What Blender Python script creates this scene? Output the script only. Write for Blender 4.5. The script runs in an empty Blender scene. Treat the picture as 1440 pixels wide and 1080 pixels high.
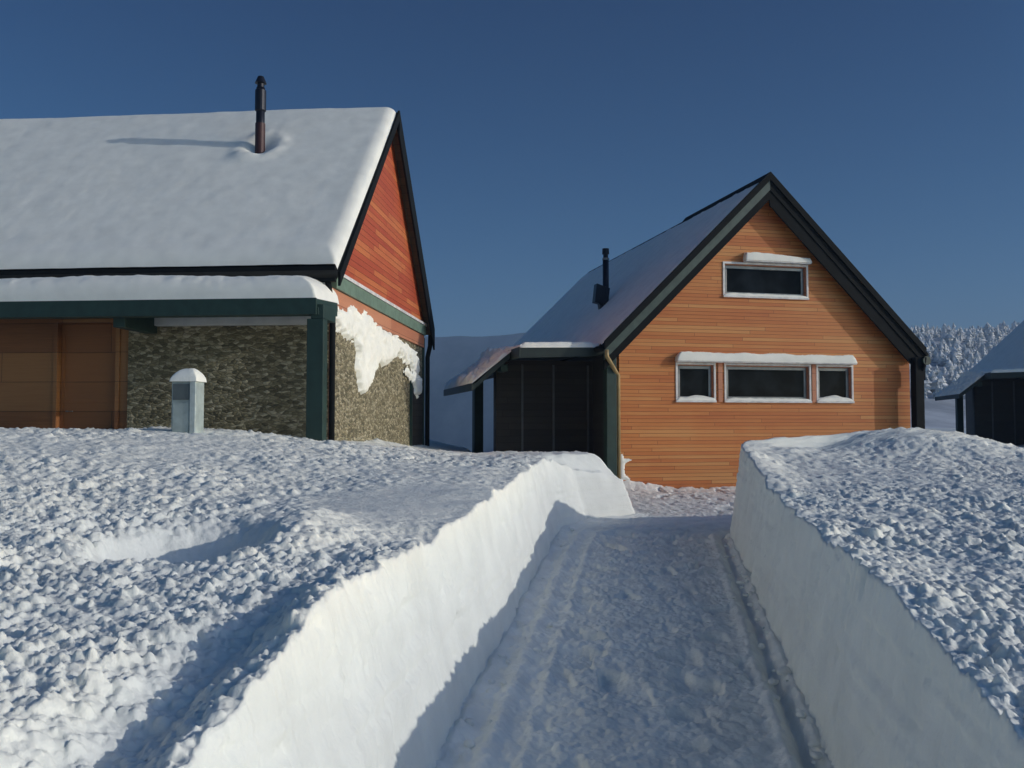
import bpy, bmesh, math, random
import numpy as np
from mathutils import Vector, Matrix
random.seed(7); rng = np.random.default_rng(11)
R = math.radians
sc = bpy.context.scene
col = sc.collection

# ------------------------------------------------------------------ materials
def newmat(name):
    m = bpy.data.materials.new(name); m.use_nodes = True
    nt = m.node_tree; b = nt.nodes['Principled BSDF']
    return m, nt, b
def nd(nt, t, **kw):
    n = nt.nodes.new(t)
    for k, v in kw.items():
        if k in n.inputs: n.inputs[k].default_value = v
        else: setattr(n, k, v)
    return n
def coords(nt, scale=(1, 1, 1), rot=(0, 0, 0)):
    tc = nd(nt, 'ShaderNodeTexCoord'); mp = nd(nt, 'ShaderNodeMapping')
    mp.inputs['Scale'].default_value = scale; mp.inputs['Rotation'].default_value = rot
    nt.links.new(tc.outputs['Object'], mp.inputs['Vector'])
    return mp.outputs['Vector']
def ramp(nt, fac, stops):
    r = nd(nt, 'ShaderNodeValToRGB'); e = r.color_ramp.elements
    while len(e) > 1: e.remove(e[0])
    e[0].position = stops[0][0]; e[0].color = (*stops[0][1], 1)
    for p, c in stops[1:]:
        q = e.new(p); q.color = (*c, 1)
    nt.links.new(fac, r.inputs['Fac']); return r.outputs['Color']
def bump(nt, b, h, strength, dist):
    n = nd(nt, 'ShaderNodeBump'); n.inputs['Strength'].default_value = strength
    n.inputs['Distance'].default_value = dist
    nt.links.new(h, n.inputs['Height']); nt.links.new(n.outputs['Normal'], b.inputs['Normal'])

def snow_mat(name, c=(.93, .93, .84), fine=40, bs=.35, dirt=0.0):
    m, nt, b = newmat(name)
    v = coords(nt)
    n1 = nd(nt, 'ShaderNodeTexNoise', Scale=fine, Detail=6.0); nt.links.new(v, n1.inputs['Vector'])
    n2 = nd(nt, 'ShaderNodeTexNoise', Scale=3.0, Detail=5.0); nt.links.new(v, n2.inputs['Vector'])
    lo = tuple(x * (0.90 - dirt) for x in c)
    nt.links.new(ramp(nt, n2.outputs['Fac'], [(.3, lo), (.65, c)]), b.inputs['Base Color'])
    b.inputs['Roughness'].default_value = .7
    b.inputs['Specular IOR Level'].default_value = .25
    bump(nt, b, n1.outputs['Fac'], bs, .02)
    return m
SNOW = snow_mat('snow'); SNOW_PATH = snow_mat('trodden_snow', (.94, .94, .87), 28, .6, .05)
SNOW_ROOF = snow_mat('roof_snow', (.90, .90, .82), 12, .08)
SNOW_THIN = snow_mat('thin_frosty_snow', (.90, .89, .82), 16, .25)

def wood_mat(name, cols, row=.105, width=2.6, axis='x', rough=.6, groove=.004, vertical=False):
    """horizontal boards; axis = local axis along which the wall runs"""
    m, nt, b = newmat(name)
    tc = nd(nt, 'ShaderNodeTexCoord'); sp = nd(nt, 'ShaderNodeSeparateXYZ'); cb = nd(nt, 'ShaderNodeCombineXYZ')
    nt.links.new(tc.outputs['Object'], sp.inputs[0])
    a, z = sp.outputs['X' if axis == 'x' else 'Y'], sp.outputs['Z']
    if vertical: a, z = z, a
    nt.links.new(a, cb.inputs['X']); nt.links.new(z, cb.inputs['Y'])
    br = nd(nt, 'ShaderNodeTexBrick')
    br.inputs['Scale'].default_value = 1; br.inputs['Brick Width'].default_value = width
    br.inputs['Row Height'].default_value = row; br.inputs['Mortar Size'].default_value = groove
    br.inputs['Mortar Smooth'].default_value = .3; br.offset = 0
    rw = nd(nt, 'ShaderNodeMath', operation='DIVIDE'); rw.inputs[1].default_value = row; nt.links.new(z, rw.inputs[0])
    fl = nd(nt, 'ShaderNodeMath', operation='FLOOR'); nt.links.new(rw.outputs[0], fl.inputs[0])
    wn = nd(nt, 'ShaderNodeTexWhiteNoise', noise_dimensions='1D'); nt.links.new(fl.outputs[0], wn.inputs['W'])
    sh = nd(nt, 'ShaderNodeMath', operation='MULTIPLY_ADD'); sh.inputs[1].default_value = width * 7
    nt.links.new(wn.outputs['Value'], sh.inputs[0]); nt.links.new(a, sh.inputs[2])
    cb2 = nd(nt, 'ShaderNodeCombineXYZ'); nt.links.new(sh.outputs[0], cb2.inputs['X']); nt.links.new(z, cb2.inputs['Y'])
    br.inputs['Color1'].default_value = (0, 0, 0, 1); br.inputs['Color2'].default_value = (1, 1, 1, 1)
    br.inputs['Mortar'].default_value = (.5, .5, .5, 1)
    nt.links.new(cb2.outputs[0], br.inputs['Vector'])
    mp = nd(nt, 'ShaderNodeMapping'); mp.inputs['Scale'].default_value = (.9, 26, 1)
    nt.links.new(cb2.outputs[0], mp.inputs['Vector'])
    g = nd(nt, 'ShaderNodeTexNoise', Scale=1.5, Detail=7.0, Roughness=.6); nt.links.new(mp.outputs[0], g.inputs['Vector'])
    big = nd(nt, 'ShaderNodeTexNoise', Scale=.55, Detail=3.0); nt.links.new(cb.outputs[0], big.inputs['Vector'])
    m1 = nd(nt, 'ShaderNodeMath', operation='MULTIPLY_ADD'); m1.inputs[1].default_value = .33
    nt.links.new(br.outputs['Color'], m1.inputs[0]); 
    m0 = nd(nt, 'ShaderNodeMath', operation='MULTIPLY'); m0.inputs[1].default_value = .42
    nt.links.new(g.outputs['Fac'], m0.inputs[0]); nt.links.new(m0.outputs[0], m1.inputs[2])
    m2 = nd(nt, 'ShaderNodeMath', operation='MULTIPLY_ADD'); m2.inputs[1].default_value = .45
    nt.links.new(big.outputs['Fac'], m2.inputs[0]); nt.links.new(m1.outputs[0], m2.inputs[2])
    n = len(cols)
    c = ramp(nt, m2.outputs[0], [(.28 + .5 * i / (n - 1), cols[i]) for i in range(n)])
    mx = nd(nt, 'ShaderNodeMix', data_type='RGBA'); nt.links.new(br.outputs['Fac'], mx.inputs[0])
    nt.links.new(c, mx.inputs[6]); mx.inputs[7].default_value = tuple(x * .25 for x in cols[0]) + (1,)
    nt.links.new(mx.outputs[2], b.inputs['Base Color'])
    inv = nd(nt, 'ShaderNodeMath', operation='SUBTRACT'); inv.inputs[0].default_value = 1
    nt.links.new(br.outputs['Fac'], inv.inputs[1])
    ad = nd(nt, 'ShaderNodeMath', operation='MULTIPLY_ADD'); ad.inputs[1].default_value = .25
    nt.links.new(g.outputs['Fac'], ad.inputs[0]); nt.links.new(inv.outputs[0], ad.inputs[2])
    bump(nt, b, ad.outputs[0], .7, .012)
    b.inputs['Roughness'].default_value = rough
    return m
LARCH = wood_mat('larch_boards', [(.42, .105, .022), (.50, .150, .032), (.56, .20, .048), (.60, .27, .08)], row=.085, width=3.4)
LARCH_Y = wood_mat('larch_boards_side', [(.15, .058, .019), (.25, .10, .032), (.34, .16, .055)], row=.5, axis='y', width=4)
RED = wood_mat('red_boards', [(.32, .045, .017), (.42, .078, .026), (.54, .17, .05)], row=.12)
TRIMWOOD = wood_mat('salmon_board', [(.40, .14, .07), (.55, .24, .13)], row=.4, width=5)
DOORWOOD = wood_mat('door_wood', [(.20, .075, .023), (.30, .12, .036)], row=.5, axis='y', width=4)
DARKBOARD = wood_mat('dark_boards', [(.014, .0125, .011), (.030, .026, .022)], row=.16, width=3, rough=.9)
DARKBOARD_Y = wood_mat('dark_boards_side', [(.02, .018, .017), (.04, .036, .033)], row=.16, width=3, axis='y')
SOFFIT = wood_mat('soffit_boards', [(.07, .045, .02), (.12, .08, .035)], row=.14, axis='y')

def paint(name, c, rough=.5, metal=0, var=.15, scale=6):
    m, nt, b = newmat(name)
    n = nd(nt, 'ShaderNodeTexNoise', Scale=scale, Detail=6.0); nt.links.new(coords(nt), n.inputs['Vector'])
    nt.links.new(ramp(nt, n.outputs['Fac'], [(.35, tuple(x * (1 - var) for x in c)), (.65, tuple(min(1, x * (1 + var)) for x in c))]), b.inputs['Base Color'])
    b.inputs['Roughness'].default_value = rough; b.inputs['Metallic'].default_value = metal
    bump(nt, b, n.outputs['Fac'], .08, .01)
    return m
GREEN_P = GREEN = paint('dark_green_paint', (.016, .042, .033), .55)
GREEN_TRIM = paint('grey_green_paint', (.14, .21, .155), .6)
BLACK = paint('near_black_metal', (.007, .009, .010), .8)
BLACK.node_tree.nodes['Principled BSDF'].inputs['Specular IOR Level'].default_value = .15
FLUE = paint('flue_metal', (.012, .014, .022), .4, .4)
FLUERED = paint('flue_base_metal', (.045, .016, .016), .5, .2)
FRAME = paint('pale_frame_paint', (.70, .69, .66), .5)
GREYMET = paint('grey_metal', (.22, .23, .23), .4, .5)
COPPER = paint('ochre_pipe', (.33, .24, .11), .5, .2)
CAB = paint('cabinet_paint', (.36, .42, .40), .5); CABD = paint('cabinet_panel_dark', (.10, .12, .12), .35)
CABL = paint('cabinet_side', (.46, .52, .50), .5)
WHITEPAINT = paint('pale_line', (.62, .60, .58), .6)
def glass_mat():
    m, nt, b = newmat('dark_window_glass')
    n = nd(nt, 'ShaderNodeTexNoise', Scale=2.2, Detail=3.0); nt.links.new(coords(nt), n.inputs['Vector'])
    nt.links.new(ramp(nt, n.outputs['Fac'], [(.4, (.006, .007, .008)), (.7, (.016, .02, .024))]), b.inputs['Base Color'])
    b.inputs['Roughness'].default_value = .06; b.inputs['IOR'].default_value = 1.2; b.inputs['Specular IOR Level'].default_value = .15
    bump(nt, b, n.outputs['Fac'], .03, .02); return m
GLASS = glass_mat()
def stone_mat(name, cols, sc_=(13, 13, 30)):
    m, nt, b = newmat(name)
    v = coords(nt, sc_)
    ns = nd(nt, 'ShaderNodeTexNoise', Scale=1.4, Detail=4.0); nt.links.new(v, ns.inputs['Vector'])
    mixv = nd(nt, 'ShaderNodeMix', data_type='RGBA'); mixv.inputs[0].default_value = .22
    nt.links.new(v, mixv.inputs[6]); nt.links.new(ns.outputs['Color'], mixv.inputs[7])
    vo = nd(nt, 'ShaderNodeTexVoronoi', Scale=1.0); nt.links.new(mixv.outputs[2], vo.inputs['Vector'])
    ve = nd(nt, 'ShaderNodeTexVoronoi', feature='DISTANCE_TO_EDGE', Scale=1.0); nt.links.new(mixv.outputs[2], ve.inputs['Vector'])
    sp = nd(nt, 'ShaderNodeSeparateColor'); nt.links.new(vo.outputs['Color'], sp.inputs[0])
    n2 = nd(nt, 'ShaderNodeTexNoise', Scale=9.0, Detail=8.0, Roughness=.7); nt.links.new(coords(nt), n2.inputs['Vector'])
    ad = nd(nt, 'ShaderNodeMath', operation='MULTIPLY_ADD'); ad.inputs[1].default_value = .6
    nt.links.new(sp.outputs[0], ad.inputs[0])
    h = nd(nt, 'ShaderNodeMath', operation='MULTIPLY'); h.inputs[1].default_value = .45; nt.links.new(n2.outputs['Fac'], h.inputs[0])
    nt.links.new(h.outputs[0], ad.inputs[2])
    c = ramp(nt, ad.outputs[0], [(.1 + .75 * i / (len(cols) - 1), cols[i]) for i in range(len(cols))])
    e = ramp(nt, ve.outputs['Distance'], [(.0, (.55, .55, .55)), (.12, (1, 1, 1))])
    mu = nd(nt, 'ShaderNodeMix', data_type='RGBA', blend_type='MULTIPLY'); mu.inputs[0].default_value = 1
    nt.links.new(c, mu.inputs[6]); nt.links.new(e, mu.inputs[7]); nt.links.new(mu.outputs[2], b.inputs['Base Color'])
    b.inputs['Roughness'].default_value = .85
    sm = nd(nt, 'ShaderNodeMath', operation='MULTIPLY_ADD'); sm.inputs[1].default_value = .5
    nt.links.new(n2.outputs['Fac'], sm.inputs[0]); nt.links.new(ve.outputs['Distance'], sm.inputs[2])
    bump(nt, b, sm.outputs[0], .9, .05)
    return m
STONE = stone_mat('rubble_stone', [(.07, .062, .034), (.16, .14, .08), (.29, .255, .15), (.47, .42, .29)])
def hill_mat(name, dark, light, s):
    m, nt, b = newmat(name)
    n = nd(nt, 'ShaderNodeTexNoise', Scale=s, Detail=9.0, Roughness=.7); nt.links.new(coords(nt, (1, .4, .5)), n.inputs['Vector'])
    nt.links.new(ramp(nt, n.outputs['Fac'], [(.42, dark), (.60, light)]), b.inputs['Base Color'])
    b.inputs['Roughness'].default_value = .9; b.inputs['Specular IOR Level'].default_value = 0
    return m

# ------------------------------------------------------------------ mesh helpers
def mesh_obj(name, verts, faces, mat, parent=None, smooth=False):
    me = bpy.data.meshes.new(name); me.from_pydata([tuple(v) for v in verts], [], faces); me.update()
    bm = bmesh.new(); bm.from_mesh(me); bmesh.ops.recalc_face_normals(bm, faces=bm.faces); bm.to_mesh(me); bm.free()
    if smooth: me.polygons.foreach_set('use_smooth', [True] * len(me.polygons))
    me.materials.append(mat)
    o = bpy.data.objects.new(name, me); col.objects.link(o)
    if parent: o.parent = parent
    return o
class MB:
    def __init__(s): s.v = []; s.f = []
    def box(s, a, b):
        x0, y0, z0 = a; x1, y1, z1 = b; n = len(s.v)
        s.v += [(x0, y0, z0), (x1, y0, z0), (x1, y1, z0), (x0, y1, z0), (x0, y0, z1), (x1, y0, z1), (x1, y1, z1), (x0, y1, z1)]
        s.f += [tuple(n + i for i in q) for q in ((0, 3, 2, 1), (4, 5, 6, 7), (0, 1, 5, 4), (1, 2, 6, 5), (2, 3, 7, 6), (3, 0, 4, 7))]
        return s
    def prism_y(s, prof, y0, y1):          # prof: list of (x,z)
        n = len(s.v); k = len(prof)
        s.v += [(x, y0, z) for x, z in prof] + [(x, y1, z) for x, z in prof]
        s.f.append(tuple(n + i for i in range(k))); s.f.append(tuple(n + k + i for i in reversed(range(k))))
        for i in range(k): j = (i + 1) % k; s.f.append((n + i, n + k + i, n + k + j, n + j))
        return s
    def tube(s, pts, r, seg=14, rs=None):
        n0 = len(s.v); P = [Vector(p) for p in pts]
        for i, p in enumerate(P):
            t = (P[min(i + 1, len(P) - 1)] - P[max(i - 1, 0)]).normalized()
            u = t.cross(Vector((0.3, 1, 0.1))).normalized(); w = t.cross(u)
            rr = rs[i] if rs else r
            for k in range(seg):
                a = 2 * math.pi * k / seg; s.v.append(tuple(p + u * math.cos(a) * rr + w * math.sin(a) * rr))
        for i in range(len(P) - 1):
            for k in range(seg):
                a = n0 + i * seg + k; b = n0 + i * seg + (k + 1) % seg
                s.f.append((a, b, b + seg, a + seg))
        s.f.append(tuple(n0 + k for k in reversed(range(seg)))); s.f.append(tuple(n0 + (len(P) - 1) * seg + k for k in range(seg)))
        return s
    def build(s, name, mat, parent=None, bevel=0, smooth=False):
        o = mesh_obj(name, s.v, s.f, mat, parent, smooth)
        if bevel:
            m = o.modifiers.new('bevel', 'BEVEL'); m.width = bevel; m.segments = 2; m.limit_method = 'ANGLE'
        return o
def grid_obj(name, X, Y, Z, mat, parent=None, flip=False):
    r, c = X.shape
    co = np.stack([X, Y, Z], -1).reshape(-1, 3).astype(np.float32)
    i = np.arange(r * c).reshape(r, c)
    q = np.stack([i[:-1, :-1], i[:-1, 1:], i[1:, 1:], i[1:, :-1]], -1).reshape(-1, 4)
    if flip: q = q[:, ::-1]
    me = bpy.data.meshes.new(name); me.vertices.add(len(co)); me.vertices.foreach_set('co', co.ravel())
    me.loops.add(q.size); me.loops.foreach_set('vertex_index', q.ravel().astype(np.int32))
    me.polygons.add(len(q)); me.polygons.foreach_set('loop_start', np.arange(0, q.size, 4, dtype=np.int32))
    me.polygons.foreach_set('use_smooth', np.ones(len(q), dtype=bool))
    me.update(calc_edges=True); me.validate(); me.materials.append(mat)
    o = bpy.data.objects.new(name, me); col.objects.link(o)
    if parent: o.parent = parent
    return o
def tag(o, label=None, cat=None, group=None, kind=None):
    for k, v in (('label', label), ('category', cat), ('group', group), ('kind', kind)):
        if v: o[k] = v
    return o
def empty(name, loc, rz=0):
    o = bpy.data.objects.new(name, None); o.location = loc; o.rotation_euler = (0, 0, rz); o.empty_display_size = .5
    col.objects.link(o); return o

# ------------------------------------------------------------------ noise
def _h(i, j, s):
    n = (i.astype(np.int64) * 374761393 + j.astype(np.int64) * 668265263 + s * 974634777) & 0xffffffff
    n = ((n ^ (n >> 13)) * 1274126177) & 0xffffffff
    n = ((n ^ (n >> 16)) * 2246822519) & 0xffffffff
    return ((n ^ (n >> 15)) & 0xffffff) / float(0xffffff)
def vn(x, y, s=0):
    i = np.floor(x); j = np.floor(y); u = x - i; v = y - j
    u = u * u * (3 - 2 * u); v = v * v * (3 - 2 * v)
    return (_h(i, j, s) * (1 - u) + _h(i + 1, j, s) * u) * (1 - v) + (_h(i, j + 1, s) * (1 - u) + _h(i + 1, j + 1, s) * u) * v
def fbm(x, y, s=0, o=4):
    a = 0; k = .5; t = 0
    for q in range(o):
        a = a + k * (vn(x, y, s + q) - .5); t += k; k *= .5; x = x * 2.03 + 7.1; y = y * 2.03 + 3.3
    return a / t * 1.6
def clods(x, y, cell, s):
    gx = x / cell; gy = y / cell; i0 = np.floor(gx); j0 = np.floor(gy); best = np.zeros_like(gx)
    for di in (-1, 0, 1):
        for dj in (-1, 0, 1):
            i = i0 + di; j = j0 + dj
            fx = i + _h(i, j, s); fy = j + _h(i, j, s + 1); r = .25 + .6 * _h(i, j, s + 2) ** 1.5; a = .35 + .65 * _h(i, j, s + 3)
            ang = _h(i, j, s + 4) * 3.14; ca = np.cos(ang); sa = np.sin(ang)
            dx = gx - fx; dy = gy - fy; e = 1.25
            d2 = ((dx * ca + dy * sa) ** 2 + (e * (-dx * sa + dy * ca)) ** 2) / r ** 2
            best = np.maximum(best, np.clip(1 - d2, 0, 1) ** .6 * r * a)
    return best * cell
def ss(x, a, b):
    t = np.clip((x - a) / (b - a), 0, 1); return t * t * (3 - 2 * t)

# ------------------------------------------------------------------ trench plan
def XL(Y): return np.interp(Y, [-4, 4.12, 13.3, 14.5, 15.2, 15.6, 16.6, 18.5, 21, 26, 30], [-1.28, -.33, .745, 1.25, 2.14, 2.05, 1.5, .4, -.3, -.6, -.8])
def XR(Y): return np.interp(Y, [-4, 4.12, 12.7, 13.0, 13.6, 14.5, 16, 18, 21, 30], [-.09, 1.45, 3.08, 3.25, 5.0, 6.9, 8.6, 10.3, 11.8, 12.5])
def WL(Y): return np.interp(Y, [-4, 2.2, 3.1, 5.2, 8, 13.3, 14.2, 15, 15.6, 17, 20, 26], [.74, .75, .95, .92, 1.0, 1.06, .93, .74, .50, .42, .45, .6])
def WR(Y): return np.interp(Y, [-4, 2.2, 3.8, 7.5, 10, 12.0, 13, 13.7, 14.5, 16, 30], [.74, .77, .90, .93, 1.08, 1.24, 1.33, 1.48, 1.30, 1.0, .9])

def rows(n1, n2, y1=1.25, y2=26):
    return np.concatenate([np.linspace(-4, y1, n1, endpoint=False), y1 * (y2 / y1) ** np.linspace(0, 1, n2)])
def bank(side, name):
    Yr = rows(90, 1150); ncw = 46; nct = 400
    tw = np.linspace(0, 1, ncw); S = 26.0
    k = np.linspace(0, 1, nct + 1)[1:]; 
    X = np.zeros((len(Yr), ncw + nct)); Yg = np.repeat(Yr[:, None], ncw + nct, 1); Z = np.zeros_like(X)
    xe = (XL if side < 0 else XR)(Yr); W = (WL if side < 0 else WR)(Yr)
    lean = .25 if side < 0 else .18
    wob = .045 * fbm(Yr * 1.3, Yr * 0 + 3.1 * side, 5) + .02 * fbm(Yr * 6, Yr * 0 + 1.7, 9)
    wob = wob + .012 * fbm(Yr * 30, Yr * 0, 12)
    W = W + .05 * fbm(Yr * 2.3, Yr * 0 + 9, 15) + .022 * fbm(Yr * 11, Yr * 0 + 4, 19, 5)
    s0 = .004 * np.maximum(Yr, 1.25) * .9
    # top columns: geometric growth from s0 to S
    q = np.zeros(len(Yr))
    dens = np.maximum(Yr, 1.2)
    s_near = dens[:, None] * .85 * (k[None, :] / .86) ** 1.0
    s_far = S * ((k[None, :] - .86) / .14).clip(0, 1) ** 2
    s = np.where(k[None, :] < .86, s_near, dens[:, None] * .85 + s_far)
    # wall
    prof = tw ** 1.0
    X[:, :ncw] = xe[:, None] + side * (lean * prof[None, :]) + wob[:, None]
    zz = W[:, None] * tw[None, :]
    yy = Yg[:, :ncw]
    X[:, :ncw] += side * (.020 * fbm(yy * 1.1, zz * 3 + 5, 21) + .007 * fbm(yy * 5, zz * 9, 25) + .002 * fbm(yy * 30, zz * 40, 31, 3)) * np.minimum(1, tw[None, :] * 8 + .3)
    chip = ss(vn(yy * 7, zz * 11 + 40 * side, 230), .80, .95) * .018 + ss(vn(yy * 2.2, zz * 26, 233), .72, .9) * .010
    chip = chip + .012 * ss(fbm(yy * .35 + 4, zz * 14 + .6 * fbm(yy * .8, zz, 236), 239, 3), .05, .3)
    chip = chip + .05 * ss(vn(yy * 3.1, yy * 0 + 7, 241), .62, .9) * ss(tw[None, :], .80, 1) * ss(vn(yy * 11, zz * 9, 243), .3, .7)
    X[:, :ncw] += side * chip
    X[:, :ncw] -= side * .05 * (1 - ss(zz, 0, .10))      # crumbs at the foot
    Z[:, :ncw] = zz - .05 * (1 - tw[None, :])
    # rounded lip
    xt = X[:, ncw - 1:ncw] + side * s
    X[:, ncw:] = xt
    yt = Yg[:, ncw:]
    if side < 0:
        tgt = .84 + .12 * ss(yt, 2, 6) + .12 * ss(yt, 6, 11) + .40 * ss(-xt, .6, 5.2) * ss(yt, 5, 12.5)
        tgt = tgt - .25 * ss(yt, 15.2, 22) * ss(xt, -4, -1)
    else:
        tgt = .86 + .17 * ss(yt, 4, 12) + .05 * ss(yt, 12, 20)
        tgt = tgt - .20 * ss(xt, 7.2, 8.6) * ss(yt, 9, 13)
        tgt = tgt + .48 * np.exp(-((xt - 6.1) / 1.7) ** 2 - ((yt - 13.6) / 1.3) ** 2) + .18 * np.exp(-((xt - 3.6) / .8) ** 2 - ((yt - 12.7) / .7) ** 2)
    b = ss(s, 0, .55 + .0 * s)
    zt = W[:, None] * (1 - b) + tgt * b
    zt = zt + .035 * fbm(xt * 1.1, yt * .9, 40) * ss(s, .0, .5) + .09 * fbm(xt * .45 + 3, yt * .45, 44, 3) * ss(s, .3, 2)
    # clods: fewer on wind-smoothed patches
    msk = .5 + .5 * ss(fbm(xt * .5 + 11 * side, yt * .5, 50, 3), -.35, .15)
    if side < 0:
        sm = np.exp(-((xt + 1.2 - .05 * yt) / 1.0) ** 2 - ((yt - 7.2) / 1.7) ** 2)
        msk = msk * (1 - .85 * np.clip(sm * 1.4, 0, 1))
        pit = np.exp(-(((xt + 1.92) / .42) ** 2 + ((yt - 5.3) / .62) ** 2) ** 2) * .40 + np.exp(-(((xt + 1.55) / .24) ** 2 + ((yt - 4.8) / .3) ** 2) ** 2) * .20
        zt = zt - pit + .11 * np.exp(-((xt + 1.25) / .22) ** 2 - ((yt - 5.3) / .7) ** 2)
        msk = msk * (1 - np.clip(pit * 3, 0, .85))
        hol = .13 * np.exp(-((xt + 1.30 - .117 * yt * .9) / .18) ** 2) * ss(yt, 1.5, 2.4) * (1 - ss(yt, 2.9, 4.0))
        zt = zt - hol; msk = msk * (1 - np.clip(hol * 3, 0, .3))
    edge = ss(s, 0, .06)
    h = clods(xt, yt, .30, 60) * .22 + clods(xt + 3, yt, .125, 70) * .62 * (.4 + .9 * ss(fbm(xt * .9 + 5, yt * .9, 57, 3), -.2, .3)) + clods(xt, yt + 5, .068, 80) * .95 + clods(xt + 1, yt + 2, .036, 90) * 1.3 + clods(xt + 4, yt, .021, 93) * 1.2
    amp = .74 * (1 - .25 * ss(yt, 5, 14))
    zt = zt + (h - .03) * msk * (.45 + .55 * edge) * amp
    # jitter sideways for overhanging lumps
    X[:, ncw:] += .010 * fbm(xt * 22, yt * 22, 95, 2) * edge
    Z[:, ncw:] = zt
    # blend lip
    lip = ss(tw, .93, 1)[None, :]
    Z[:, :ncw] += lip * (Z[:, ncw:ncw + 1] - W[:, None]) * .9
    return tag(grid_obj(name, X, Yg, Z, SNOW, flip=(side > 0)), kind='structure')
bank(-1, 'snow_bank_left'); bank(1, 'snow_bank_right')

# loose clods lying on the banks and at the foot of the walls
def clod_mesh(name, spots, mat):
    V = []; Fc = []
    bm = bmesh.new(); bmesh.ops.create_icosphere(bm, subdivisions=2, radius=1)
    bv = np.array([v.co[:] for v in bm.verts]); bf = [[v.index for v in f.verts] for f in bm.faces]; bm.free()
    n = 0
    for (x, y, z, r) in spots:
        d = 1 + .28 * (rng.random(len(bv)) - .5) + .22 * np.sin(bv @ rng.normal(0, 2.5, 3))
        sc3 = r * np.array([rng.uniform(.8, 1.5), rng.uniform(.7, 1.2), rng.uniform(.5, .85)])
        a = rng.uniform(0, 6.28); p = bv * d[:, None] * sc3; c, s_ = math.cos(a), math.sin(a)
        p = np.stack([p[:, 0] * c - p[:, 1] * s_, p[:, 0] * s_ + p[:, 1] * c, p[:, 2]], 1) + [x, y, z]
        V.append(p); Fc += [[i + n for i in f] for f in bf]; n += len(bv)
    me = bpy.data.meshes.new(name); me.from_pydata(np.concatenate(V).tolist(), [], Fc); me.update()
    me.polygons.foreach_set('use_smooth', [True] * len(me.polygons)); me.materials.append(mat)
    o = bpy.data.objects.new(name, me); col.objects.link(o); return o

# ------------------------------------------------------------------ trench floor / yard
def floor():
    Yr = rows(90, 900, y2=22.5); nc = 420
    t = np.linspace(0, 1, nc)[None, :]
    xl = (XL(Yr) - .6)[:, None]; xr = (XR(Yr) + .6)[:, None]
    X = xl + (xr - xl) * t; Y = np.repeat(Yr[:, None], nc, 1)
    a = X - XL(Y); b = XR(Y) - X
    Z = .03 * fbm(X * 1.3, Y * .8, 110) + .018 * fbm(X * 7, Y * 3.5, 114) + .012 * fbm(X * 18, Y * 12, 118, 3)
    near = 1 - ss(Y, 12.5, 14.5)
    fr = a / np.maximum(a + b, .1)
    # blower skid lines running along the trench
    for pos, w, d in ((.10, .030, .040), (.20, .02, .02), (.955, .022, -.075), (.90, .02, .03)):
        Z += d * np.exp(-((fr - pos - .01 * fbm(Y * .8, Y * 0, 130)) / w) ** 2) * near
    # footprint-like dents
    tr = np.exp(-((fr - .36 - .05 * fbm(Y * .6, Y * 0, 133)) / .09) ** 2) + .8 * np.exp(-((fr - .72) / .13) ** 2)
    Z -= .075 * ss(vn(X * 6.5, Y * 4, 140), .64, .80) * (tr + .2)
    Z -= .012 * (np.sin(Y * 38 + 3 * vn(X * 4, Y * 2, 143)) * .5 + .5) * np.exp(-((fr - .55) / .035) ** 2) * ss(vn(X * 2, Y * .7, 145), .35, .6)
    Z += clods(X, Y, .12, 150) * .42 * (.35 + tr * .6) * ss(vn(X * 1.5, Y * 1.2, 155), .25, .75) + clods(X, Y, .05, 160) * .45
    Z += .05 * np.exp(-np.abs(a) / .12) + .04 * np.exp(-np.abs(b) / .08)
    # drift against the gable wall
    c, s_ = math.cos(R(13)), math.sin(R(13)); lx = (X - 2.0219) * c + (Y - 20.6432) * s_; ly = -(X - 2.0219) * s_ + (Y - 20.6432) * c
    dr = np.exp(-np.clip(-ly, 0, 9) / .42) * (.30 * np.exp(-((lx - .3) / 1.1) ** 2) + .10)
    Z = Z + dr + .02 * ss(Y, 13, 19)
    return tag(grid_obj('path', X, Y, Z, SNOW_PATH), kind='structure')
floor()
sp = []
for i in range(170):
    y = 1.6 * (14 / 1.6) ** rng.random(); side = rng.random() < .5
    off = abs(rng.normal(0, .10)) + .02
    x = XL(y) + off if side else XR(y) - off * .7
    r = rng.uniform(.008, .028) * (1 if rng.random() < .9 else 1.7)
    sp.append((x, y, .03 + r * .2, r))
tag(clod_mesh('path_crumbs', sp, SNOW_PATH), kind='stuff', label='loose snow crumbs along the foot of the cut snow walls')

# ------------------------------------------------------------------ ground far and near, hills, trees, haze, sky
def ground():
    t = np.linspace(-1, 1, 300); g = np.sign(t) * (np.abs(t) * 40 + 2600 * np.abs(t) ** 6)
    X, Y = np.meshgrid(g, g + 14)
    d = np.maximum(np.maximum(-3 - X, X - 12.5), np.maximum(-5 - Y, Y - 40))
    Z = -.12 - 75 * ss(Y, 42, 420) * (1 - ss(X, 12, 60)) - 1.6 * ss(Y, 27, 37) * (1 - ss(X, 10, 22)) + .92 * ss(d, 0, 3.0) + .12 * fbm(X * .25, Y * .25, 170) * ss(d, 1, 4)
    return tag(grid_obj('ground', X, Y, Z, SNOW), kind='structure')
ground()
def hillside(name, x0, x1, y0, y1, n, m, hf, mat):
    X, Y = np.meshgrid(np.linspace(x0, x1, n), np.linspace(y0, y1, m)); Z = hf(X, Y)
    return tag(grid_obj(name, X, Y, Z, mat), kind='structure')
HFAR = hill_mat('far_mountain', (.025, .05, .05), (.10, .14, .15), .012)
HNEAR = hill_mat('near_hillside', (.45, .47, .48), (.80, .82, .82), .03)
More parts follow.
